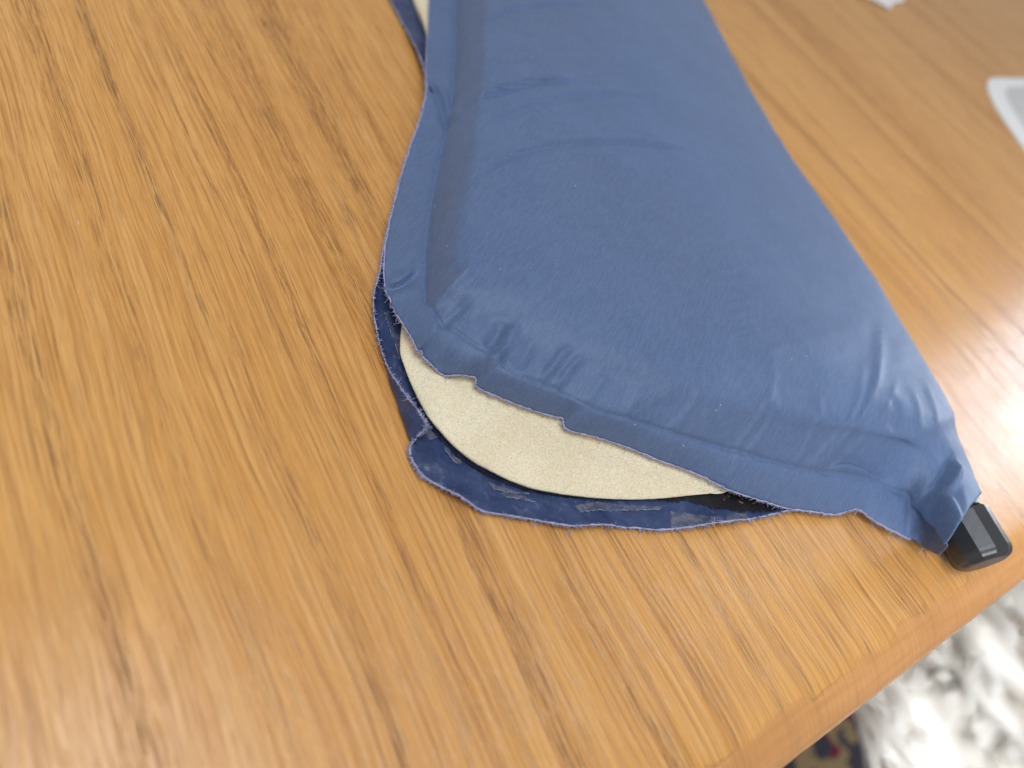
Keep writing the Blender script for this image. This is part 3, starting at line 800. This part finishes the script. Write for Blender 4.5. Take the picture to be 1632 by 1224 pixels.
px_slab('print_panel', [(1606,139),(1603,150),(1610,166),(1622,186),(1636,207),(1652,229),(1684,268),(1708,290),(1728,268),(1748,212),(1752,158),(1740,142),(1700,139),(1650,138)], 0.0016, 0.00175, printed(), card)
# scrap of white paper, torn and slightly curled
def scrap():
    top_ = [(1330,-60),(1350,-66),(1375,-72),(1400,-70),(1420,-66),(1440,-60),(1462,-52)]
    low_ = [(1352,-20),(1378,-6),(1398,4),(1412,10),(1417,15),(1424,5),(1440,1)]
    n, mrow = 31, 9; vs = []
    for i in range(n):
        t = i/(n-1); a = poly_at(top_, t); b = poly_at(low_, t)
        for j in range(mrow):
            f = j/(mrow-1); x = a[0]+(b[0]-a[0])*f; y = a[1]+(b[1]-a[1])*f+(rng.uniform(-1.5, 1.5) if j == mrow-1 else 0)
            z = 0.0006+0.0022*(0.5+0.5*noise.noise(Vector((i*0.25, j*0.3, 4))))
            vs.append(at(x, y, z))
    o = mesh_obj('paper_scrap', vs, grid_faces(n, mrow), M_white); solid(o, 0.0003)
    tag(o, 'torn scrap of white paper on the table at the top rim of the photo', 'paper')
scrap()

# ------------------------------------------------------------------ floor, patterned rug, chair, sheepskin
FZ = -0.72
M_floor = plain('floor_boards', C(150, 112, 78), 0.5, 6, 0.2)
vs = [(-4, -4, FZ), (4, -4, FZ), (4, 4, FZ), (-4, 4, FZ)]
o = mesh_obj('floor', vs, [(0, 1, 2, 3)], M_floor, None, False); tag(o, None, None, kind='structure')
def rug_mat():
    s = NT('woven_rug'); v = s.obj()
    vo = s.n('ShaderNodeTexVoronoi', distance='CHEBYCHEV'); s.put(vo, 'Vector', s.rot(v, 0.6)); s.put(vo, 'Scale', 34.0); s.put(vo, 'Randomness', 0.75)
    r_ = s.sep(vo.outputs['Color'])[0]; g_ = s.sep(vo.outputs['Color'])[1]
    base = s.mix(s.mapr(r_, 0.50, 0.52), C(70, 66, 74), C(128, 44, 62))
    base = s.mix(s.mapr(g_, 0.62, 0.64), base, C(170, 148, 106))
    base = s.mix(s.mapr(s.noise(v, 12.0, 2), 0.52, 0.56), base, C(66, 66, 78))
    nm = s.bump(s.noise(v, 500.0, 3), 0.8, 0.003)
    s.set(Base_Color=base, Roughness=0.95, Normal=nm); return s.m
rc = at(1420, 1200, FZ)
pts = [(rc.x-0.7, rc.y-0.9), (rc.x+0.9, rc.y-0.9), (rc.x+0.9, rc.y+0.7), (rc.x-0.7, rc.y+0.7)]
o = slab('patterned_rug', pts, FZ+0.002, FZ+0.012, rug_mat(), None, Matrix.Identity(4))
tag(o, 'dark woven rug with red and cream pattern on the floor below the table edge', 'rug')

SZ = -0.27
sq = [at(1320, 1215, SZ), at(1900, 740, SZ)]          # fleece rim that runs beside the table edge
c_ = at(1640, 1180, SZ)
M_chair = plain('chair_wood', C(120, 78, 44), 0.5, 20, 0.2)
# near rim of the fleece is the lower left corner of what is visible
ax_e = PE if PE.x > 0 else -PE                          # along the edge, to the right
ax_o = -GR                                              # outwards from the table
corner = at(1480, 1225, SZ)
def sp(a, b, z=0.0): return corner+ax_e*a+ax_o*b+Vector((0, 0, z))
chair = empty('chair', tuple(sp(0.25, 0.12, 0)+Vector((0, 0, FZ-SZ+0.012))))
tag(chair, 'wooden chair pushed in beside the table, under the sheepskin', 'chair')
def obox(name, a0, a1, b0_, b1_, z0, z1, mat, par):
    vs = [sp(a, b, z) for a in (a0, a1) for b in (b0_, b1_) for z in (z0, z1)]
    fs = [(0, 1, 3, 2), (4, 6, 7, 5), (0, 4, 5, 1), (2, 3, 7, 6), (0, 2, 6, 4), (1, 5, 7, 3)]
    o = mesh_obj(name, vs, fs, mat, par, False); bevel(o, 0.004); return o
obox('seat', 0.05, 0.44, -0.10, 0.26, -0.055, -0.030, M_chair, chair)
for a, b in ((0.08, -0.07), (0.40, -0.07), (0.08, 0.22), (0.40, 0.22)):
    obox('leg', a-0.016, a+0.016, b-0.016, b+0.016, FZ-SZ+0.012, -0.055, M_chair, chair)

skin = empty('sheepskin', tuple(sp(0.25, 0.1, -0.03)))
tag(skin, 'shaggy white sheepskin with grey brown tips spread on the chair beside the table', 'sheepskin')
def skin_h(a, b):
    e = min(a+0.02, 0.52-a, b+0.19, 0.32-b)
    return -0.028+0.018*min(1, max(0, e)/0.05)+0.014*noise.noise(Vector((a*9, b*9, 2)))
hv = []; nu_, nv_ = 40, 40
for i in range(nu_):
    for j in range(nv_):
        a = -0.02+0.54*i/(nu_-1); b = -0.19+0.51*j/(nv_-1)
        # rounded outline
        ca, cb_ = (a-0.25)/0.27, (b-0.065)/0.255
        k = max(abs(ca), abs(cb_)); l = math.hypot(ca, cb_) or 1
        f = (k/l)**0.5 if k > 0 else 1
        a2, b2_ = 0.25+ca*f*0.27, 0.065+cb_*f*0.255
        hv.append(sp(a2, b2_, skin_h(a2, b2_)))
M_hide = plain('hide', C(238, 234, 228), 0.9)
o = mesh_obj('hide', hv, grid_faces(nu_, nv_), M_hide, skin); solid(o, 0.002)
def fleece_mat():
    s = NT('fleece'); 
    at_ = s.n('ShaderNodeVertexColor'); at_.layer_name = 'tone'
    df = s.n('ShaderNodeBsdfDiffuse'); tr = s.n('ShaderNodeBsdfTranslucent'); mx = s.n('ShaderNodeMixShader')
    s.put(df, 0, at_.outputs[0]); s.put(tr, 0, at_.outputs[0]); mx.inputs[0].default_value = 0.5
    s.t.links.new(df.outputs[0], mx.inputs[1]); s.t.links.new(tr.outputs[0], mx.inputs[2])
    s.t.links.new(mx.outputs[0], s.t.nodes['Material Output'].inputs[0])
    return s.m
def fleece():
    N = 44000
    vs = np.empty((N*8, 3)); fs = []; tone = np.empty((N*8, 4)); up = Vector((0, 0, 1))
    locks = []
    for _ in range(620):
        a, b = rng.uniform(-0.03, 0.53), rng.uniform(-0.20, 0.33)
        th = 2.4*noise.noise(Vector((a*7, b*7, 5)))+rng.uniform(-0.7, 0.7)+2.6
        locks.append((a, b, th, rng.uniform(0.035, 0.07), rng.random()))
    for i in range(N):
        a0, b0_, th, ln, cc = locks[rng.randrange(len(locks))]
        r_ = abs(rng.gauss(0, 0.011)); an = rng.uniform(0, 6.28)
        a, b = a0+r_*math.cos(an), b0_+r_*math.sin(an)
        a = min(max(a, -0.015), 0.515); b = min(max(b, -0.18), 0.31)
        base = sp(a, b, skin_h(a, b))
        tip = sp(a0+math.cos(th)*ln+(a-a0)*0.35, b0_+math.sin(th)*ln+(b-b0_)*0.35, skin_h(a0, b0_)+0.022+0.010*rng.random()+0.012*cc)
        mid = (base+tip)/2+Vector((rng.gauss(0, .003), rng.gauss(0, .003), 0.014+rng.gauss(0, .003)))
        side = (tip-base).cross(up); side.normalize(); wd = rng.uniform(0.0004, 0.0009)
        dark = cc < 0.13
        for s_i in range(4):
            t = s_i/3; p = base*(1-t)**2+mid*2*t*(1-t)+tip*t*t
            ww = wd*(1-0.8*t)
            vs[i*8+s_i*2] = p-side*ww; vs[i*8+s_i*2+1] = p+side*ww
            lo = np.array([0.94, 0.92, 0.885, 1]); tp = np.array([0.55, 0.47, 0.40, 1]) if dark else np.array([0.955, 0.94, 0.91, 1])
            tone[i*8+s_i*2] = tone[i*8+s_i*2+1] = lo*(1-t)+tp*t
        for s_i in range(3):
            q = i*8+s_i*2; fs.append((q, q+1, q+3, q+2))
    o = mesh_obj('fleece', vs.tolist(), fs, fleece_mat(), skin); o['kind'] = 'stuff'
    ca = o.data.color_attributes.new('tone', 'FLOAT_COLOR', 'POINT'); ca.data.foreach_set('color', tone.ravel())
fleece()
